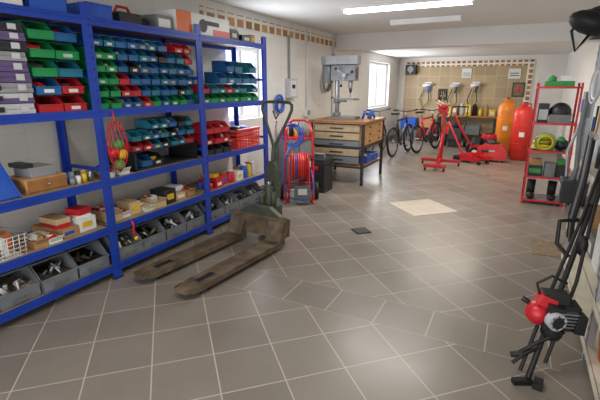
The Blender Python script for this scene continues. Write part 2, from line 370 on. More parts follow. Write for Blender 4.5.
# hanging net bag with balls
b=MB(); c=Vector((-2.77,2.27,1.02))
for k in range(14):
    a=2*math.pi*k/14
    pts=[c+Vector((math.cos(a+t*1.2)*.07*math.sin(math.pi*min(1,t*.93+.07))**.6,math.sin(a+t*1.2)*.08*math.sin(math.pi*min(1,t*.93+.07))**.6,.26-.4*t)) for t in [i/10 for i in range(11)]]
    b.tube(pts,.003,m_red,5)
for (dx,dy,dz,mt) in [(0,0,-.08,m_gb),(.01,.03,.0,m_yel),(-.01,-.03,.02,m_red),(0,.01,.08,m_gb)]: b.ball(c+Vector((dx,dy,dz)),.042,mt)
b.cyl(c+Vector((0,0,.24)),c+Vector((-.02,0,.34)),.006,m_red); b.obj('net_bag_of_balls')
# dangling red cord
b=MB(); b.tube([(-2.78,2.33,.45),(-2.77,2.34,.40),(-2.775,2.33,.34),(-2.77,2.35,.30)],.008,m_red); b.ball((-2.77,2.35,.29),.018,m_yel); b.obj('dangling_cord')
# red crate
b=MB(); y0,y1,z0=3.98,4.45,.83
b.b2(-3.15,-2.84,y0,y1,z0,z0+.01,m_redp)
for k in range(5):
    z=z0+.02+k*.042
    for (xa,xb,ya,yb) in [(-2.85,-2.84,y0,y1),(-3.15,-3.14,y0,y1),(-3.15,-2.84,y0,y0+.01),(-3.15,-2.84,y1-.01,y1)]: b.b2(xa,xb,ya,yb,z,z+.024,m_redp)
for k in range(9):
    y=y0+(y1-y0-.012)*k/8; b.b2(-2.848,-2.838,y,y+.012,z0,z0+.22,m_redp)
b.b2(-2.85,-2.83,y0-.005,y1+.005,z0+.205,z0+.225,m_redp); b.ball((-3.0,4.15,1.0),(.1,.09,.08),m_dark); b.ball((-3.0,4.32,1.0),(.1,.08,.07),m_bpl); b.obj('red_plastic_crate')
# top of shelf items
def openbox(b,x0,x1,y0,y1,z,h,mt):
    b.b2(x0,x1,y0,y1,z,z+.005,mt); b.b2(x0,x0+.005,y0,y1,z,z+h,mt); b.b2(x1-.005,x1,y0,y1,z,z+h,mt); b.b2(x0,x1,y0,y0+.005,z,z+h,mt); b.b2(x0,x1,y1-.005,y1,z,z+h,mt)
    b.b2(x1-.005,x1+.008,y0,y1,z+h-.012,z+h,mt)
b=MB(); openbox(b,-3.2,-2.84,1.5,1.75,ZT,.12,m_whitep); b.obj('white_tray')
b=MB(); openbox(b,-3.2,-2.84,1.78,2.05,ZT,.12,m_bpl); b.b2(-3.1,-2.9,1.82,2.02,ZT+.07,ZT+.11,m_grey); b.obj('blue_tray')
b=MB(); openbox(b,-3.2,-2.84,2.2,2.42,ZT,.11,m_bpl); b.obj('blue_tray')
b=MB(); b.b2(-3.1,-2.86,2.5,2.72,ZT,ZT+.09,m_dark); b.cyl((-2.95,2.72,ZT+.045),(-2.95,2.85,ZT+.045),.04,m_dark); b.tube([(-2.95,2.53,ZT+.09),(-2.95,2.56,ZT+.14),(-2.95,2.66,ZT+.14),(-2.95,2.69,ZT+.09)],.012,m_red); b.obj('power_tool',.006)
b=MB(); b.b2(-3.15,-2.85,2.88,3.07,ZT,ZT+.12,m_dgrey); b.b2(-2.85,-2.845,2.9,3.04,ZT+.02,ZT+.09,m_whitep); b.obj('grey_carton',.003)
b=MB(); b.b2(-3.2,-2.83,3.1,3.9,ZT,ZT+.19,m_whitep); b.b2(-2.83,-2.828,3.1,3.30,ZT,ZT+.19,m_orange); b.b2(-2.83,-2.828,3.62,3.9,ZT,ZT+.07,m_red)
b.cyl((-2.83,3.47,ZT+.09),(-2.826,3.47,ZT+.09),.06,m_dark); b.b2(-2.83,-2.827,3.5,3.72,ZT+.1,ZT+.14,m_dark); b.obj('tool_carton',.003)

# ---------- PALLET JACK
b=MB(); b.T=Matrix.Translation((-2.30,2.12,0))@Matrix.Rotation(math.radians(-4.8),4,'Z')
for sx in (-1,1):
    cx=sx*.24; w=.09
    b.prism([(cx-w*.55,0),(cx+w*.55,0),(cx+w,.12),(cx+w,1.25),(cx-w,1.25),(cx-w,.12)],'z',.075,.088,m_iron)
    for e in (-1,1):
        b.prism([(.02,.06),(.10,.045),(1.25,.04),(1.25,.08),(.02,.08)],'x',cx+e*w-.006,cx+e*w+.0,m_iron)
    b.prism([(cx-w*.5,-.005),(cx+w*.5,-.005),(cx+w*.95,.12),(cx-w*.95,.12)],'z',.055,.076,m_iron)
    b.b2(cx-.028,cx+.028,.16,.34,.0885,.0892,m_black)
    b.cyl((cx-.05,.24,.038),(cx+.05,.24,.038),.038,m_dark)
    b.cyl((cx-.05,.15,.038),(cx+.05,.15,.038),.036,m_dark)
    b.prism([(1.16,.088),(1.25,.088),(1.36,.26),(1.30,.29),(1.24,.26)],'x',cx-w,cx+w*.98,m_iron)
b.prism([(1.25,.09),(1.36,.09),(1.38,.26),(1.30,.30),(1.24,.26)],'x',-.31,.31,m_iron)
b.prism([(-.31,.26),(.31,.26),(.12,.38),(-.12,.38)],'y',1.28,1.34,m_jgreen)
# pump
b.b2(-.09,.09,1.36,1.56,.20,.34,m_jgreen); b.cyl((0,1.46,.2),(0,1.46,.56),.05,m_jgreen); b.cyl((0,1.46,.56),(0,1.46,.60),.03,m_steel)
b.cyl((.07,1.44,.3),(.07,1.44,.5),.03,m_jgreen); b.cyl((-.08,1.44,.22),(-.08,1.44,.45),.035,m_jgreen)
b.b2(-.05,.05,1.42,1.5,.1,.2,m_iron)
for e in (-1,1):
    b.cyl((e*.04,1.46,.09),(e*.10,1.46,.09),.09,m_black,n=24); b.cyl((e*.1,1.46,.09),(e*.105,1.46,.09),.05,m_steel)
b.cyl((-.1,1.46,.09),(.1,1.46,.09),.015,m_steel)
# yoke / handle
b.prism([(-.075,.42),(.075,.42),(.065,.70),(.035,.80),(-.035,.80),(-.065,.70)],'y',1.49,1.56,m_jgreen)
b.cyl((0,1.53,.74),(0,1.56,.98),.024,m_jgreen)
for e in (-1,1): b.tube([(0,1.56,.92),(e*.05,1.575,1.04),(e*.14,1.605,1.22),(e*.18,1.615,1.31),(e*.18,1.62,1.36),(e*.15,1.623,1.385),(0,1.625,1.39)],.016,m_jgreen,8)
b.cyl((0,1.56,.98),(0,1.61,1.2),.008,m_steel); b.tube([(-.05,1.62,1.30),(0,1.60,1.22),(.03,1.6,1.27)],.008,m_dark)
b.obj('pallet_jack',.004)

# ---------- WORKBENCH
x0,x1,y0,y1=-2.98,-2.05,6.2,7.3; b=MB()
for x in (x0,x1-.045):
    for y in (y0,y1-.045): b.b2(x,x+.045,y,y+.045,0,.97,m_dark)
b.b2(x0-.02,x1+.02,y0-.02,y1+.02,.97,1.01,m_wood); b.b2(x0-.02,x1+.02,y0-.022,y1+.022,.99,1.0,m_dark)
for z in (.30,.62):
    b.b2(x0+.045,x1-.045,y0+.005,y0+.035,z-.03,z,m_dark); b.b2(x0+.045,x1-.045,y1-.035,y1-.005,z-.03,z,m_dark)
    b.b2(x1-.035,x1-.005,y0+.045,y1-.045,z-.03,z,m_dark); b.b2(x0+.005,x0+.035,y0+.045,y1-.045,z-.03,z,m_dark)
b.b2(x0+.03,x1-.03,y0+.03,y1-.03,.295,.305,m_wood)
# wooden cabinet portion + drawers facing +X
b.b2(x0+.05,x1-.02,y0+.05,y1-.05,.62,.97,m_wood2)
for k in range(3):
    z=.635+k*.11; b.b2(x1-.02,x1-.008,y0+.07,y1-.07,z,z+.1,m_wood2)
    for y in (6.5,7.0): b.ball((x1+.0,y,z+.05),.016,m_dark)
# drawers facing -Y (towards camera)
for k in range(5):
    z=.34+k*.125; b.b2(x0+.08,x1-.08,y0+.012,y0+.03,z,z+.11,[m_dgrey,m_drawer,m_dgrey,m_drawer,m_drawer][k]); b.b2(x0+.09,x1-.09,y0+.008,y0+.03,z+.11,z+.124,m_dark)
    b.b2(x0+.35,x1-.35,y0+.002,y0+.012,z+.045,z+.065,m_dark)
b.b2(x0+.08,x1-.5,y0+.03,y1-.5,.305,.62,m_dgrey)
b.obj('workbench',.004)
b=MB(); openbox(b,-2.4,-2.1,6.55,6.85,.305,.12,m_bpl); openbox(b,-2.4,-2.1,6.88,7.15,.305,.12,m_bpl); b.ball((-2.25,6.7,.39),(.1,.1,.06),m_label); b.obj('blue_storage_boxes')
b=MB()
for k in range(7): b.cyl((-2.2+R.uniform(-.1,.06),6.9+.05*k-.1,1.01),(-2.2+R.uniform(-.1,.06),6.9+.05*k-.1,1.01+R.uniform(.06,.16)),.02,R.choice([m_red,m_dark,m_yel,m_steel,m_bpl]),n=10)
b.obj('bench_bottles')

# ---------- DRILL PRESS
b=MB(); cx,cy,zb=-2.62,6.62,1.01
b.prism([(cx-.16,cy-.13),(cx+.30,cy-.13),(cx+.30,cy+.13),(cx-.16,cy+.13)],'z',zb,zb+.04,m_dgrey); b.b2(cx+.02,cx+.28,cy-.1,cy+.1,zb+.04,zb+.05,m_steel)
b.cyl((cx-.06,cy,zb+.04),(cx-.06,cy,zb+.10),.065,m_dgrey); b.cyl((cx-.06,cy,zb+.05),(cx-.06,cy,1.9),.038,m_steel)
b.cyl((cx-.06,cy,1.26),(cx-.06,cy,1.34),.06,m_dgrey); b.b2(cx-.05,cx+.1,cy-.03,cy+.03,1.28,1.32,m_dgrey); b.b2(cx+.02,cx+.28,cy-.13,cy+.13,1.315,1.34,m_dgrey)
b.b2(cx-.14,cx+.27,cy-.09,cy+.09,1.62,1.86,m_dgrey)
b.prism([(cx-.32,cy-.1),(cx-.22,cy-.14),(cx+.18,cy-.14),(cx+.30,cy-.08),(cx+.33,cy),(cx+.30,cy+.08),(cx+.18,cy+.14),(cx-.22,cy+.14),(cx-.32,cy+.1)],'z',1.87,2.0,m_grey)
b.cyl((cx+.17,cy,1.62),(cx+.17,cy,1.50),.035,m_steel); b.cyl((cx+.17,cy,1.50),(cx+.17,cy,1.43),.028,m_dark,.018); b.cyl((cx+.17,cy,1.43),(cx+.17,cy,1.36),.006,m_steel)
b.cyl((cx-.24,cy,1.58),(cx-.24,cy,1.87),.09,m_dgrey,n=24); b.b2(cx-.2,cx-.1,cy-.05,cy+.05,1.65,1.8,m_dgrey)
b.b2(cx+.27,cx+.275,cy-.06,cy+.06,1.66,1.82,m_dark); b.cyl((cx+.275,cy,1.78),(cx+.282,cy,1.78),.018,m_red)
hub=Vector((cx+.1,cy-.13,1.70)); b.cyl((cx+.1,cy-.08,1.70),hub,.03,m_steel)
for k in range(3):
    a=math.radians(20+120*k); e=hub+Vector((math.cos(a)*.16,-.05,math.sin(a)*.16)); b.cyl(hub,e,.008,m_steel); b.ball(e,.022,m_black)
b.obj('drill_press',.006)

# ---------- HOSE REEL TROLLEY (red hand truck with reel)
b=MB(); b.T=Matrix.Translation((-2.56,5.0,0))@Matrix.Rotation(math.radians(28),4,'Z')
for e in (-1,1):
    b.tube([(e*.19,-.10,.03),(e*.19,-.02,.12),(e*.19,.04,.6),(e*.18,.09,.9),(e*.14,.13,1.06)],.016,m_red,8)
    b.cyl((e*.22,.08,.12),(e*.27,.08,.12),.12,m_black,n=24); b.cyl((e*.215,.08,.12),(e*.275,.08,.12),.06,m_red)
    b.tube([(e*.19,-.22,.02),(e*.19,-.1,.02),(e*.19,.0,.05)],.014,m_red)
    b.tube([(e*.13,.04,.62),(e*.13,-.12,.55),(e*.13,-.2,.3),(e*.15,-.22,.02)],.014,m_red)
b.tube([(-.14,.13,1.06),(-.08,.14,1.09),(.08,.14,1.09),(.14,.13,1.06)],.016,m_red); b.cyl((-.27,.08,.12),(.27,.08,.12),.012,m_steel)
for z,y in ((.25,.0),(.62,.04),(.85,.08)): b.cyl((-.19,y,z),(.19,y,z),.013,m_red)
# reel
rc=(0,-.10,.50)
for e in (-1,1): b.lathe((e*.10,-.10,.5),[(.0,0),(.20,0),(.21,.006),(.20,.012),(0,.012)],m_red,28,(1,0,0))
b.cyl((-.1,-.10,.5),(.1,-.10,.5),.08,m_dark)
for k in range(8): b.ring((-.085+.024*k,-.10,.5),(1,0,0),.15+.01*(k%2),.013,m_redp,28,8)
for k in range(5): b.ring((-.07+.03*k,-.10,.5),(1,0,0),.172,.011,m_bpl if k in(1,) else m_redp,28,8)
b.cyl((.11,-.1,.5),(.16,-.1,.5),.02,m_steel); b.cyl((.15,-.1,.5),(.15,-.02,.58),.01,m_steel); b.cyl((.15,-.02,.58),(.2,-.02,.58),.014,m_black)
# blue hose loops over handle
for k in range(3): b.ring((-.12+.02*k,.06-.02*k,.90),(.5,1,.1),.13+.012*k,.011,m_bpl,28,8)
b.tube([(-.1,.0,.8),(-.2,-.08,.6),(-.22,-.12,.3),(-.12,-.24,.10),(.1,-.26,.05),(.2,-.16,.2),(.16,-.1,.45)],.010,m_bpl)
b.box((.04,-.19,.16),(.22,.1,.2),m_dgrey); b.box((.04,-.245,.18),(.12,.01,.08),m_whitep)
b.obj('hose_reel_trolley')
b=MB(); b.ring((XL+.04,5.7,1.28),(1,0,0),.12,.018,m_bpl,m=8); b.ring((XL+.05,5.72,1.25),(1,0,0),.10,.018,m_bpl); b.cyl((XL,5.7,1.4),(XL+.08,5.7,1.41),.01,m_steel); b.obj('blue_hose_coil')
# black toolbox next to it
b=MB(); b.b2(-2.75,-2.40,5.50,5.82,0,.5,m_dark); b.b2(-2.76,-2.39,5.49,5.83,.42,.44,m_black)
for z in (.08,.2,.32): b.b2(-2.72,-2.43,5.493,5.5,z,z+.09,m_black)
b.tube([(-2.68,5.66,.5),(-2.68,5.66,.56),(-2.47,5.66,.56),(-2.47,5.66,.5)],.012,m_grey); b.b2(-2.65,-2.5,5.488,5.494,.34,.4,m_red); b.obj('black_tool_cabinet',.01)
b=MB(); b.b2(-3.2,-2.85,5.55,6.0,0,.75,m_dgrey); b.b2(-2.85,-2.84,5.58,5.97,.08,.7,m_grey); b.cyl((-2.84,5.9,.4),(-2.82,5.9,.4),.015,m_dark); b.b2(-3.2,-2.87,5.57,5.98,.75,.80,m_red)
for k in range(6): b.lathe((-3.13+.05*k,5.65+.045*((k*3)%6),.80),[(0,0),(.035,0),(.035,.12+.02*(k%3)),(.015,.16+.02*(k%3)),(.015,.2+.02*(k%3))],[m_red,m_whitep,m_dark,m_bpl,m_yel,m_grey][k],12)
b.obj('grey_cabinet',.0)
# left wall fittings
b=MB(); b.cyl((XL+.015,6.7,1.15),(XL+.015,6.7,2.45),.012,m_whitep); b.b2(XL,XL+.06,6.62,6.78,1.02,1.16,m_whitep); b.b2(XL+.06,XL+.065,6.65,6.75,1.05,1.13,m_grey); b.obj('wall_socket')
b=MB(); b.b2(XL,XL+.09,5.95,6.2,1.35,1.65,m_lgrey); b.b2(XL+.09,XL+.095,5.98,6.17,1.38,1.62,m_whitep); b.b2(XL+.095,XL+.1,6.02,6.12,1.5,1.56,m_dark); b.cyl((XL+.03,6.05,1.65),(XL+.03,6.05,2.3),.015,m_grey); b.obj('fuse_box',.004)
b=MB()
for k in range(4): b.ring((XL+.03+.012*k,7.5,1.6),(1,0,0),.14+.01*k,.009,[m_black,m_grey][k%2])
b.cyl((XL,7.5,1.75),(XL+.09,7.5,1.76),.01,m_steel); b.obj('cable_coil')
b=MB(); b.cyl((XL+.02,7.85,0.1),(XL+.02,7.85,2.48),.02,m_whitep); 
for z in (.5,1.3,2.1): b.b2(XL,XL+.045,7.82,7.88,z,z+.03,m_grey)
b.obj('wall_pipe')

# ---------- BICYCLES
def bicycle(x,y,rot,lean,mt):
    b=MB(); b.T=Matrix.Translation((x,y,.0))@Matrix.Rotation(math.radians(rot),4,'Z')@Matrix.Rotation(math.radians(lean),4,'Y')
    r=.31
    for yy in (-.52,.52):
        b.ring((0,yy,r+.022),(1,0,0),r,.026,m_black,32,8); b.ring((0,yy,r+.022),(1,0,0),r-.03,.008,m_steel,32,6)
        for k in range(16):
            a=2*math.pi*k/16; b.cyl((0,yy,r+.022),(0,yy+math.cos(a)*(r-.03),r+.022+math.sin(a)*(r-.03)),.0015,m_steel,n=4,cap=False)
        b.cyl((-.05,yy,r+.022),(.05,yy,r+.022),.02,m_steel)
    z0=r+.022; bb=(0,-.1,.30); st=(0,-.24,.78); ht=(0,.36,.80); hb=(0,.40,.68)
    for p,q in ((bb,st),(st,ht),(bb,hb),(ht,hb)): b.cyl(p,q,.022,mt,n=10)
    for e in (-.05,.05):
        b.cyl((e,-.52,z0),(0,-.1,.30),.009,mt,n=8); b.cyl((e,-.52,z0),st,.009,mt,n=8); b.cyl((e,.52,z0),hb,.014,mt,n=8)
    b.cyl(st,(0,-.27,.92),.013,m_steel); b.prism([(-.08,-.42),(.08,-.42),(.03,-.2),(.012,-.13),(-.012,-.13),(-.03,-.2)],'z',.92,.96,m_black)
    b.cyl(ht,(0,.34,.95),.014,m_steel); b.tube([(-.28,.28,1.0),(-.2,.33,.98),(0,.37,.95),(.2,.33,.98),(.28,.28,1.0)],.012,m_dark)
    for e in(-1,1): b.cyl((e*.2,.31,.985),(e*.29,.27,1.0),.018,m_black)
    b.cyl((.03,-.1,.30),(.04,-.1,.30),.09,m_dark,n=24); b.cyl((.05,-.1,.30),(.06,.03,.2),.01,m_steel); b.b2(.06,.14,.0,.07,.19,.21,m_black); b.cyl((-.05,-.1,.30),(-.06,-.23,.4),.01,m_steel); b.b2(-.14,-.06,-.27,-.2,.39,.41,m_black)
    return b.obj('bicycle')
bicycle(-2.30,9.7,-6,-3,m_dark); bicycle(-2.85,9.6,0,-5,m_bpl)
bicycle(-1.86,10.5,-14,-5,m_red)

# black two-wheeled generator cart near bikes
b=MB(); cx,cy=-1.35,11.6
for e in(-1,1): b.cyl((cx+e*.22,cy,.16),(cx+e*.27,cy,.16),.16,m_black,n=24); b.cyl((cx+e*.215,cy,.16),(cx+e*.275,cy,.16),.07,m_dgrey)
b.cyl((cx-.22,cy,.16),(cx+.22,cy,.16),.015,m_steel); b.box((cx,cy-.05,.35),(.36,.4,.3),m_dark,(0,0,0),.8); b.b2(cx-.15,cx+.15,cy-.2,cy-.16,.0,.22,m_dark)
b.cyl((cx,cy-.05,.5),(cx,cy-.05,.62),.14,m_black,n=20)
for e in(-1,1): b.tube([(cx+e*.17,cy+.1,.3),(cx+e*.2,cy+.28,.7),(cx+e*.2,cy+.42,1.0)],.016,m_black)
b.cyl((cx-.2,cy+.42,1.0),(cx+.2,cy+.42,1.0),.016,m_black); b.obj('generator_cart',.01)
# back-wall clutter
b=MB()
for (x,z,w,h,mt) in ((-3.0,0,.5,.32,m_dgrey),(-2.97,.33,.42,.3,m_bpl),(-2.45,0,.42,.38,m_dark),(-2.43,.39,.36,.22,m_card)):
    openbox(b,x,x+w,12.3,12.75,z,h,mt); b.b2(x+.04,x+w-.04,12.34,12.7,z+.02,z+h*.85,R.choice([m_bits2,m_dark,m_iron]))
b.obj('stacked_crates')
b=MB(); b.b2(-2.0,-.45,12.45,12.9,.70,.74,m_wood)
for x in (-1.96,-.49):
    for y in (12.48,12.87): b.b2(x-.025,x+.025,y-.025,y+.025,0,.70,m_dark)
b.b2(-1.93,-.52,12.5,12.85,.2,.22,m_dark); b.obj('back_workbench')
b=MB(); x=-1.95
while x<-.6:
    w=R.uniform(.1,.2); h=R.uniform(.1,.32); mt=R.choice([m_dark,m_red,m_lgrey,m_bpl,m_card,m_black,m_yel])
    if R.random()<.4: b.lathe((x+w/2,12.65,.74),[(0,0),(w*.45,0),(w*.45,h*.75),(w*.2,h*.9),(w*.2,h)],mt,14)
    else: b.b2(x,x+w,12.52,12.8,.74,.74+h,mt); b.b2(x+w*.2,x+w*.8,12.516,12.52,.74+h*.3,.74+h*.7,m_label)
    x+=w+.02
b.obj('bench_clutter',.004)
b=MB(); openbox(b,-1.85,-1.4,12.5,12.82,.22,.22,m_redp); openbox(b,-1.3,-.85,12.5,12.82,.22,.26,m_dgrey); b.b2(-1.8,-1.45,12.54,12.78,.23,.42,m_dark); b.b2(-1.25,-.9,12.54,12.78,.23,.45,m_iron); b.obj('under_bench_crates')

# ---------- RED ENGINE STAND
b=MB(); cx,cy=-1.25,8.7
b.b2(cx-.03,cx+.03,cy-.03,cy+.03,.09,1.15,m_red)
b.b2(cx-.38,cx+.38,cy-.03,cy+.03,.06,.12,m_red); b.b2(cx-.03,cx+.03,cy-.7+.0,cy,.06,.12,m_red); b.b2(cx-.2,cx+.2,cy-.73,cy-.67,.06,.12,m_red)
for (x,y) in ((cx-.35,cy),(cx+.35,cy),(cx-.17,cy-.7),(cx+.17,cy-.7)): b.cyl((x-.015,y,.03),(x+.015,y,.03),.03,m_black)
b.cyl((cx,cy,.12),(cx,cy-.35,.1),.02,m_red); b.tube([(cx,cy-.45,.1),(cx,cy-.02,.62)],.02,m_red)
b.cyl((cx,cy-.18,1.1),(cx,cy+.12,1.1),.05,m_red); b.cyl((cx,cy-.2,1.1),(cx,cy-.18,1.1),.10,m_red)
for k in range(4):
    a=math.radians(45+90*k); b.cyl((cx,cy-.2,1.1),(cx+.16*math.cos(a),cy-.22,1.1+.16*math.sin(a)),.016,m_red); b.cyl((cx+.16*math.cos(a),cy-.22,1.1+.16*math.sin(a)),(cx+.16*math.cos(a),cy-.36,1.1+.16*math.sin(a)),.014,m_steel)
b.tube([(cx,cy+.12,1.12),(cx-.1,cy+.14,1.22),(cx-.22,cy+.14,1.26)],.012,m_steel)
b.obj('engine_stand')
# trolley jack with long handle
b=MB(); b.T=Matrix.Translation((-.72,9.25,0))@Matrix.Rotation(math.radians(60),4,'Z')
for e in(-1,1):
    b.prism([(-.3,.05),(.3,.05),(.32,.12),(.1,.20),(-.28,.13)],'x',e*.13-.008,e*.13+.008,m_red)
    b.cyl((e*.14,.25,.07),(e*.18,.25,.07),.07,m_dark); b.cyl((e*.12,-.27,.04),(e*.16,-.27,.04),.04,m_dark)
b.cyl((-.14,.25,.07),(.14,.25,.07),.015,m_steel); b.box((0,-.1,.2),(.1,.45,.05),m_red,(-15,0,0)); b.cyl((0,-.28,.26),(0,-.28,.3),.06,m_dark); b.b2(-.12,.12,-.1,.28,.07,.14,m_red)
b.cyl((0,.22,.15),(0,.75,.95),.02,m_red); b.cyl((0,.65,.8),(0,.77,.98),.026,m_black)
b.obj('trolley_jack',.003)
# low red mower
b=MB(); b.T=Matrix.Translation((-.52,10.25,0))@Matrix.Rotation(math.radians(-78),4,'Z')
b.prism([(-.24,-.32),(.24,-.32),(.27,-.1),(.27,.25),(.18,.38),(-.18,.38),(-.27,.25),(-.27,-.1)],'z',.08,.20,m_red)
b.prism([(-.18,-.26),(.18,-.26),(.2,.2),(.1,.30),(-.1,.30),(-.2,.2)],'z',.20,.27,m_red)
for (x,y,r) in ((-.3,-.28,.12),(.3,-.28,.12),(-.29,.28,.1),(.29,.28,.1)):
    s=1 if x>0 else -1; b.cyl((x-.025*s,y,r),(x+.025*s,y,r),r,m_black,n=20); b.cyl((x+.025*s,y,r),(x+.03*s,y,r),r*.5,m_whitep)
b.cyl((0,.04,.27),(0,.04,.40),.17,m_dark,n=24); b.cyl((0,.04,.40),(0,.04,.50),.16,m_red,n=24); b.cyl((0,.04,.50),(0,.04,.515),.10,m_black)
b.box((.16,.06,.33),(.1,.14,.1),m_dgrey); b.box((0,-.22,.34),(.3,.16,.16),m_dark,(-12,0,0),.8)
for e in(-1,1): b.tube([(e*.22,-.28,.18),(e*.22,-.5,.5),(e*.21,-.72,.88)],.014,m_red)
b.cyl((-.21,-.72,.88),(.21,-.72,.88),.016,m_black); b.tube([(.2,-.7,.85),(.12,-.5,.5),(.08,-.1,.4)],.006,m_black)
b.obj('lawn_mower',.006)
b=MB(); b.T=Matrix.Translation((-.36,9.6,0))
b.prism([(-.28,-.12),(.28,-.12),(.28,.12),(-.28,.12)],'z',.04,.26,m_red); b.prism([(-.28,.26),(.28,.26),(.16,.36),(-.16,.36)],'y',-.11,.11,m_red); b.cyl((-.12,0,.36),(.12,0,.40),.025,m_black)
for x in(-.22,.22):
    for y in(-.1,.1): b.cyl((x,y,0),(x,y,.04),.02,m_black,n=10)
b.b2(-.18,.18,-.126,-.12,.1,.2,m_redp); b.b2(-.06,.06,-.13,-.12,.21,.25,m_steel); b.obj('red_tool_chest',.006)
def tank(x,y,mt,r,h,nm):
    b=MB(); b.lathe((x,y,0),[(0,.0),(r*.85,0),(r*.85,.04),(r,.06),(r,h*.78),(r*.93,h*.86),(r*.6,h*.92),(.05,h*.94),(.05,h*.97)],mt,28)
    b.ring((x,y,h*.98),(0,0,1),r*.55,.012,mt)
    for k in range(3):
        a=2*math.pi*k/3; b.cyl((x+r*.55*math.cos(a),y+r*.55*math.sin(a),h*.9),(x+r*.55*math.cos(a),y+r*.55*math.sin(a),h*.98),.012,mt)
    b.cyl((x,y,h*.94),(x,y,h*1.0),.022,m_steel); b.ring((x,y,h*1.0),(0,0,1),.035,.009,m_dark)
    b.ring((x,y,h*.3),(0,0,1),r,.006,mt); b.ring((x,y,h*.6),(0,0,1),r,.006,mt)
    b.b2(x-.05,x+.05,y-r-.002,y-r+.004,h*.42,h*.5,m_whitep)
    return b.obj(nm)
tank(.15,10.1,m_redp,.20,1.2,'red_gas_cylinder'); tank(-.2,11.15,m_orange2,.2,1.26,'orange_gas_cylinder')
# back wall items
def wallgun(x,z,mt,mt2):
    b=MB(); y=YB-.02
    b.b2(x-.1,x+.1,y-.03,y,z+.1,z+.14,m_whitep); b.cyl((x-.14,y-.08,z+.04),(x+.1,y-.08,z+.06),.05,mt,.035); b.box((x+.02,y-.08,z-.06),(.06,.05,.18),mt2,(0,12,0)); b.cyl((x+.1,y-.08,z+.06),(x+.2,y-.08,z+.07),.015,m_steel)
    b.cyl((x,y-.08,z+.05),(x,y,z+.12),.01,m_steel); b.tube([(x+.03,y-.08,z-.15),(x+.06,y-.07,z-.4),(x-.1,y-.07,z-.6),(x-.2,y-.07,z-.35),(x-.1,y-.05,z-.05)],.012,m_dark)
    b.obj('hanging_air_tool')
wallgun(-2.4,1.5,m_whitep,m_bpl); wallgun(-1.62,1.48,m_lgrey,m_dark); wallgun(-1.09,1.5,m_whitep,m_dark)
b=MB(); y=YB-.02; b.b2(-.18,.12,y-.02,y,1.25,1.62,m_dark); b.b2(-.15,.09,y-.023,y-.018,1.28,1.59,m_brown); b.ball((-.03,y-.02,1.45),(.06,.006,.1),m_red); b.obj('framed_picture')
b=MB(); b.b2(-.32,-.02,y-.01,y,1.72,1.98,m_label); b.b2(-.28,-.06,y-.012,y-.01,1.85,1.87,m_dark); b.b2(-.28,-.06,y-.012,y-.01,1.79,1.81,m_dark); b.obj('wall_notice')
b=MB(); b.b2(-1.5,-1.25,y-.01,y,1.75,2.0,m_label); b.b2(-1.47,-1.28,y-.012,y-.01,1.78,1.9,m_lgrey); b.obj('wall_notice')
b=MB(); b.b2(-3.05,-2.75,y-.2,y,1.85,2.12,m_black); b.cyl((-2.9,y-.2,2.0),(-2.9,y-.215,2.0),.09,m_dgrey); b.cyl((-2.9,y-.2,1.89),(-2.9,y-.21,1.89),.025,m_dgrey); b.obj('wall_speaker',.006)
b=MB(); b.b2(-2.1,-1.85,y-.015,y,1.15,1.45,m_dark); 
for k in range(4): b.cyl((-2.06+.055*k,y-.04,1.38),(-2.06+.055*k,y-.04,1.1),.01,[m_red,m_steel,m_yel,m_steel][k]); b.cyl((-2.06+.055*k,y,1.38),(-2.06+.055*k,y-.05,1.38),.006,m_steel)
b.obj('tool_rack')

# ---------- RED SHELF RIGHT
x0,x1,y0,y1=.20,.69,6.25,6.62; b=MB()
for x in (x0,x1):
    for y in (y0,y1):
        sx=1 if x==x0 else -1; sy=1 if y==y0 else -1
        b.b2(x,x+sx*.025,y,y+sy*.004,0,1.58,m_red); b.b2(x,x+sx*.004,y,y+sy*.025,0,1.58,m_red)
RL=[.06,.38,.72,1.08,1.53]
for z in RL:
    b.b2(x0+.004,x1-.004,y0+.004,y1-.004,z-.005,z,m_red if z>1.5 else m_dgrey)
    b.b2(x0,x1,y0-.004,y0+.004,z-.02,z+.005,m_red); b.b2(x0,x1,y1-.004,y1+.004,z-.02,z+.005,m_red); b.b2(x0-.003,x0+.004,y0,y1,z-.02,z+.005,m_red); b.b2(x1-.004,x1+.003,y0,y1,z-.02,z+.005,m_red)
b.obj('red_shelf_rack')
b=MB(); b.ball((.50,6.42,1.21),(.13,.13,.128),m_dark); b.ring((.50,6.42,1.18),(0,0,1),.13,.012,m_black); b.b2(.38,.62,6.27,6.3,1.085,1.19,m_dgrey); b.b2(.25,.37,6.32,6.55,1.085,1.32,m_dark); b.b2(.26,.36,6.315,6.32,1.12,1.25,m_lgrey); b.obj('safety_helmet')
b=MB()
for k in range(9): b.ring((.36+R.uniform(-.01,.01),6.42,.735+.018*k),(R.uniform(-.15,.15),R.uniform(-.15,.15),1),.12-.004*k,.013,[m_yel,m_gb,m_yel][k%3])
for k in range(4): b.ring((.38,6.275+.01*k,.83),(0,1,.1),.085+.01*k,.009,[m_yel,m_gb][k%2])
b.obj('garden_hose')
b=MB(); b.ball((.57,6.42,.80),(.09,.12,.078),m_dark); b.ball((.56,6.36,.87),(.05,.06,.04),m_gb); b.obj('work_gloves')
b=MB(); b.b2(.23,.40,6.3,6.55,.38,.52,m_dark); b.b2(.24,.38,6.295,6.3,.42,.48,m_gb); b.b2(.25,.38,6.33,6.5,.52,.6,m_card); b.b2(.42,.54,6.3,6.5,.38,.56,m_dgrey); b.b2(.56,.66,6.32,6.55,.38,.54,m_dark); b.b2(.56,.64,6.34,6.5,.54,.61,m_gb)
b.obj('spares_boxes',.004)
b=MB()
for x in (.30,.55):
    b.ball((x,6.36,.10),(.055,.10,.04),m_black); b.cyl((x,6.45,.08),(x,6.46,.30),.05,m_black,.055)
b.obj('rubber_boots')
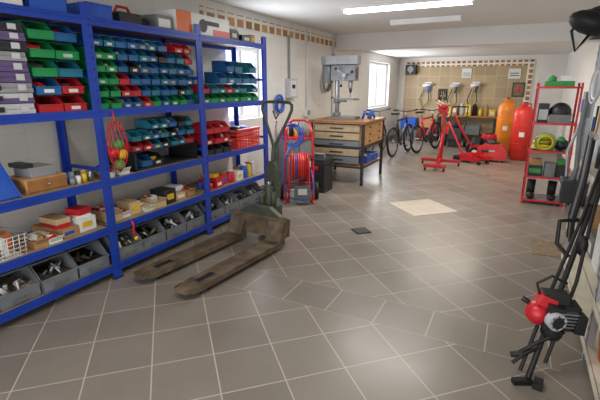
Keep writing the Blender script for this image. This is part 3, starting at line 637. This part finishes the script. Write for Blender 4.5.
b=MB(); b.b2(.28,.6,6.3,6.55,1.535,1.60,m_gb); b.lathe((.36,6.42,1.60),[(0,0),(.05,0),(.05,.05),(.02,.06),(.02,.07)],m_gb); b.b2(.45,.57,6.34,6.5,1.60,1.66,m_whitep); b.obj('green_carton',.003)
# stuff at right of rack
b=MB(); b.lathe((.85,6.5,0),[(0,0),(.11,0),(.12,.3),(.125,.3),(.125,.32)],m_dgrey)
for k in range(6):
    a=k*1.05; b.cyl((.85+.05*math.cos(a),6.5+.05*math.sin(a),.05),(.85+.10*math.cos(a),6.5+.10*math.sin(a),R.uniform(1.0,1.4)),.012,[m_wood2,m_bpl,m_grey,m_alu,m_wood,m_dark][k])
b.obj('bucket_of_poles')

# ---------- RIGHT SHELVING
x0,x1=.52,.98; ys_=[1.1,2.65,4.2]; b=MB()
for y in ys_:
    for x in (x0,x1-.04):
        b.b2(x,x+.04,y-.02,y-.017,0,2.1,m_alu); b.b2(x,x+.003,y-.02,y+.02,0,2.1,m_alu)
        for k in range(24): b.b2(x-.001,x+.004,y-.004,y+.006,.1+k*.08,.13+k*.08,m_dark)
for z in (.10,.38,.95,1.9):
    b.b2(x0,x1,ys_[0],ys_[2],z-.02,z,m_cream if z<1 else m_dgrey); b.b2(x0-.004,x0+.003,ys_[0],ys_[2],z-.045,z,m_cream if z<1 else m_alu)
b.obj('right_storage_rack')
b=MB(); b.lathe((.665,2.5,.10),[(0,0),(.105,0),(.125,.2),(.13,.2),(.13,.215),(.12,.215),(.118,.2),(.1,.02),(0,.02)],m_orange,28); b.ring((.665,2.5,.28),(1,0,.4),.07,.004,m_steel,a0=0,a1=180); b.obj('orange_bucket')
b=MB(); 
for k in range(5):
    y=2.8+k*.26; h=R.uniform(.14,.3); b.b2(.58,.85,y,y+.2,.38,.38+h,[m_dark,m_whitep,m_dgrey,m_card,m_lgrey][k]); b.b2(.578,.58,y+.04,y+.16,.4,.4+h*.5,m_label)
b.obj('spare_part_boxes',.006)
b=MB()
for k in range(7):
    y=2.75+k*.2; h=R.uniform(.15,.3); b.lathe((.63,y,.95),[(0,0),(.06,0),(.06,h*.7),(.03,h*.85),(.03,h)],[m_dgrey,m_dark,m_lgrey,m_bpl,m_steel,m_dark,m_whitep][k],16)
b.obj('oil_cans')
b=MB(); b.ball((.56,4.15,2.03),(.22,.2,.12),m_black,20); b.ball((.42,4.0,2.0),(.16,.12,.085),m_black,16,(0,20,0)); b.tube([(.40,4.05,2.1),(.3,4.0,1.95),(.34,3.95,1.8),(.42,4.0,1.92)],.012,m_black); b.b2(.45,.7,3.98,4.28,1.905,1.97,m_black); b.obj('black_bag')
b=MB()
for k in range(3): b.tube([(.50,3.5+.1*k,1.2),(.49,3.48+.1*k,.9),(.46,3.45+.1*k,.6),(.48,3.5+.1*k,.4)],.014,[m_black,m_dgrey,m_black][k])
b.b2(.495,.52,3.45,3.75,1.19,1.22,m_steel); b.obj('hanging_hoses')
b=MB(); b.tube([(.49,4.05,1.5),(.47,4.02,1.2),(.49,4.0,.9),(.46,4.0,.7)],.02,m_dgrey); b.b2(.40,.51,3.9,4.15,.62,.80,m_dark); b.b2(.39,.40,3.95,4.1,.66,.76,m_alu); b.tube([(.44,4.1,.8),(.43,4.2,1.0),(.5,4.22,1.3)],.012,m_steel); b.obj('hanging_power_drill',.006)
b=MB(); b.ring((.50,3.8,1.55),(1,.1,0),.10,.012,m_whitep); b.ring((.49,3.8,1.54),(1,.1,0),.12,.010,m_lgrey); b.cyl((.53,3.8,1.68),(.48,3.8,1.66),.008,m_steel); b.b2(.47,.52,4.03,4.17,1.3,1.5,m_dgrey); b.b2(.46,.47,4.06,4.14,1.34,1.44,m_bpl); b.obj('white_cable_coil')

# ---------- BRUSHCUTTER (leaning on the rack)
b=MB(); lo=Vector((.235,2.28,.06)); hi=Vector((.505,2.98,1.05)); d=(hi-lo)
def P(t,dx=0,dy=0,dz=0): return lo+d*t+Vector((dx,dy,dz))
b.tube([P(-.03),P(.3),P(.7),P(1)],.015,m_black,10); b.tube([P(.0,-.05,-.02),P(.35,-.04,0,.02),P(.75,-.02,0,.02),P(1,-.02,.0,.03)],.010,m_black,8)
b.tube([P(.05,.05,.0),P(.45,.05,-.04),P(.7,.02,-.05),P(.95,.0,-.03)],.010,m_black,8)
b.box((.20,2.235,.016),(.10,.035,.03),m_black,(0,0,25)); b.box((.275,2.25,.016),(.045,.08,.03),m_black,(0,0,-10))
b.tube([P(.12,.01),P(.08,-.06,-.03),P(.03,-.10,-.03,-.0)],.010,m_black)
b.tube([P(.10,-.10,-.04,-.03),P(.15,-.02,-.04,.0),P(.2,.08,-.03,.02)],.011,m_black); b.cyl(P(.10,-.13,-.04,-.045),P(.10,-.07,-.04,-.02),.016,m_black)
# engine
c=P(.29,.01,-.05,.0)
b.T=Matrix.Translation(c)@Matrix.Scale(.84,4)@Matrix.Translation(-c)
b.ball(c+Vector((-.10,.0,-.01)),(.080,.085,.080),m_red,20); b.box(c+Vector((-.06,.01,.085)),(.12,.12,.07),m_red,(0,20,10),.75)
b.box(c+Vector((-.02,-.05,.005)),(.10,.09,.16),m_dark,(0,10,20),.9); b.cyl(c+Vector((-.02,-.07,.0)),c+Vector((.005,-.115,.0)),.058,m_lgrey,n=28); b.cyl(c+Vector((.005,-.115,0)),c+Vector((.01,-.122,0)),.040,m_dark,n=24)
for k in range(8):
    a=2*math.pi*k/8; b.cyl(c+Vector((.006,-.117,0)),c+Vector((.006+.052*math.cos(a)*.9,-.117+.02*math.cos(a),.052*math.sin(a))),.004,m_dark,n=6)
for k in range(5): b.box(c+Vector((.055,-.01,.05-.022*k)),(.10,.13,.010),m_steel,(0,0,15))
b.box(c+Vector((.07,.03,.0)),(.11,.13,.17),m_dark,(5,0,15),.85); b.box(c+Vector((-.02,.03,.11)),(.15,.11,.06),m_dark,(0,0,10)); b.box(c+Vector((.125,-.03,-.01)),(.06,.10,.12),m_black,(0,8,15),.8)
b.lathe(c+Vector((-.01,-.02,-.16)),[(0,0),(.05,0),(.065,.03),(.065,.08),(.03,.10)],m_black,16); b.cyl(c+Vector((-.16,.02,.04)),c+Vector((-.20,.02,.06)),.018,m_dark)
b.tube([c+Vector((-.1,.02,.1)),c+Vector((-.13,.03,.18)),c+Vector((-.05,.05,.24)),c+Vector((.04,.06,.2))],.01,m_black)
b.T=Matrix.Identity(4)
# grips up the shaft
b.tube([P(.55,-.02),P(.6,-.10,-.03,.02),P(.68,-.12,-.03,.06),P(.74,-.04)],.012,m_black); b.ball(P(.62,.02,-.02),(.03,.045,.06),m_black); b.cyl(P(.82),P(.97),.026,m_black)
b.obj('brushcutter',.002)

# ---------- LIGHTS
def area(name,loc,rot,sx,sy,e,col=(1,1,1)):
    l=bpy.data.lights.new(name,'AREA'); l.shape='RECTANGLE'; l.size=sx; l.size_y=sy; l.energy=e; l.color=col
    o=bpy.data.objects.new(name,l); o.location=loc; o.rotation_euler=[math.radians(a) for a in rot]; scene.collection.objects.link(o)
area('fill_light_front',(-1.05,1.6,ZC-.09),(0,0,0),1.4,.15,21,(1,.95,.87))  # fill light for the added fixture out of view
area('lamp_light_mid',(-1.32,5.35,ZC-.09),(0,0,0),1.4,.15,44,(1,.95,.87))
area('fill_light_back',(-1.05,8.62,ZD-.075),(0,0,0),1.4,.08,50,(1,.90,.76))  # added fill for the back room, hidden by the beam
area('doorway_daylight',(-1.15,YF-.1,1.2),(90,0,0),4.0,2.3,92,(.98,.97,.98))
area('window_daylight_1',(XL-.06,4.87,1.58),(0,-90,0),.85,.75,28,(.88,.94,1))
area('window_daylight_2',(XL-.06,11.1,1.55),(0,-90,0),1.0,1.6,62,(.94,.96,1))
w=bpy.data.worlds.new('World'); scene.world=w; w.use_nodes=True
w.node_tree.nodes['Background'].inputs[0].default_value=(.9,.95,1,1); w.node_tree.nodes['Background'].inputs[1].default_value=1.0

# ---------- CAMERA
cam=bpy.data.cameras.new('camera'); co=bpy.data.objects.new('camera',cam); scene.collection.objects.link(co)
cam.lens=25; cam.sensor_width=36; co.location=(0,0,1.55); co.rotation_euler=(math.radians(74.6),0,math.radians(27)); scene.camera=co
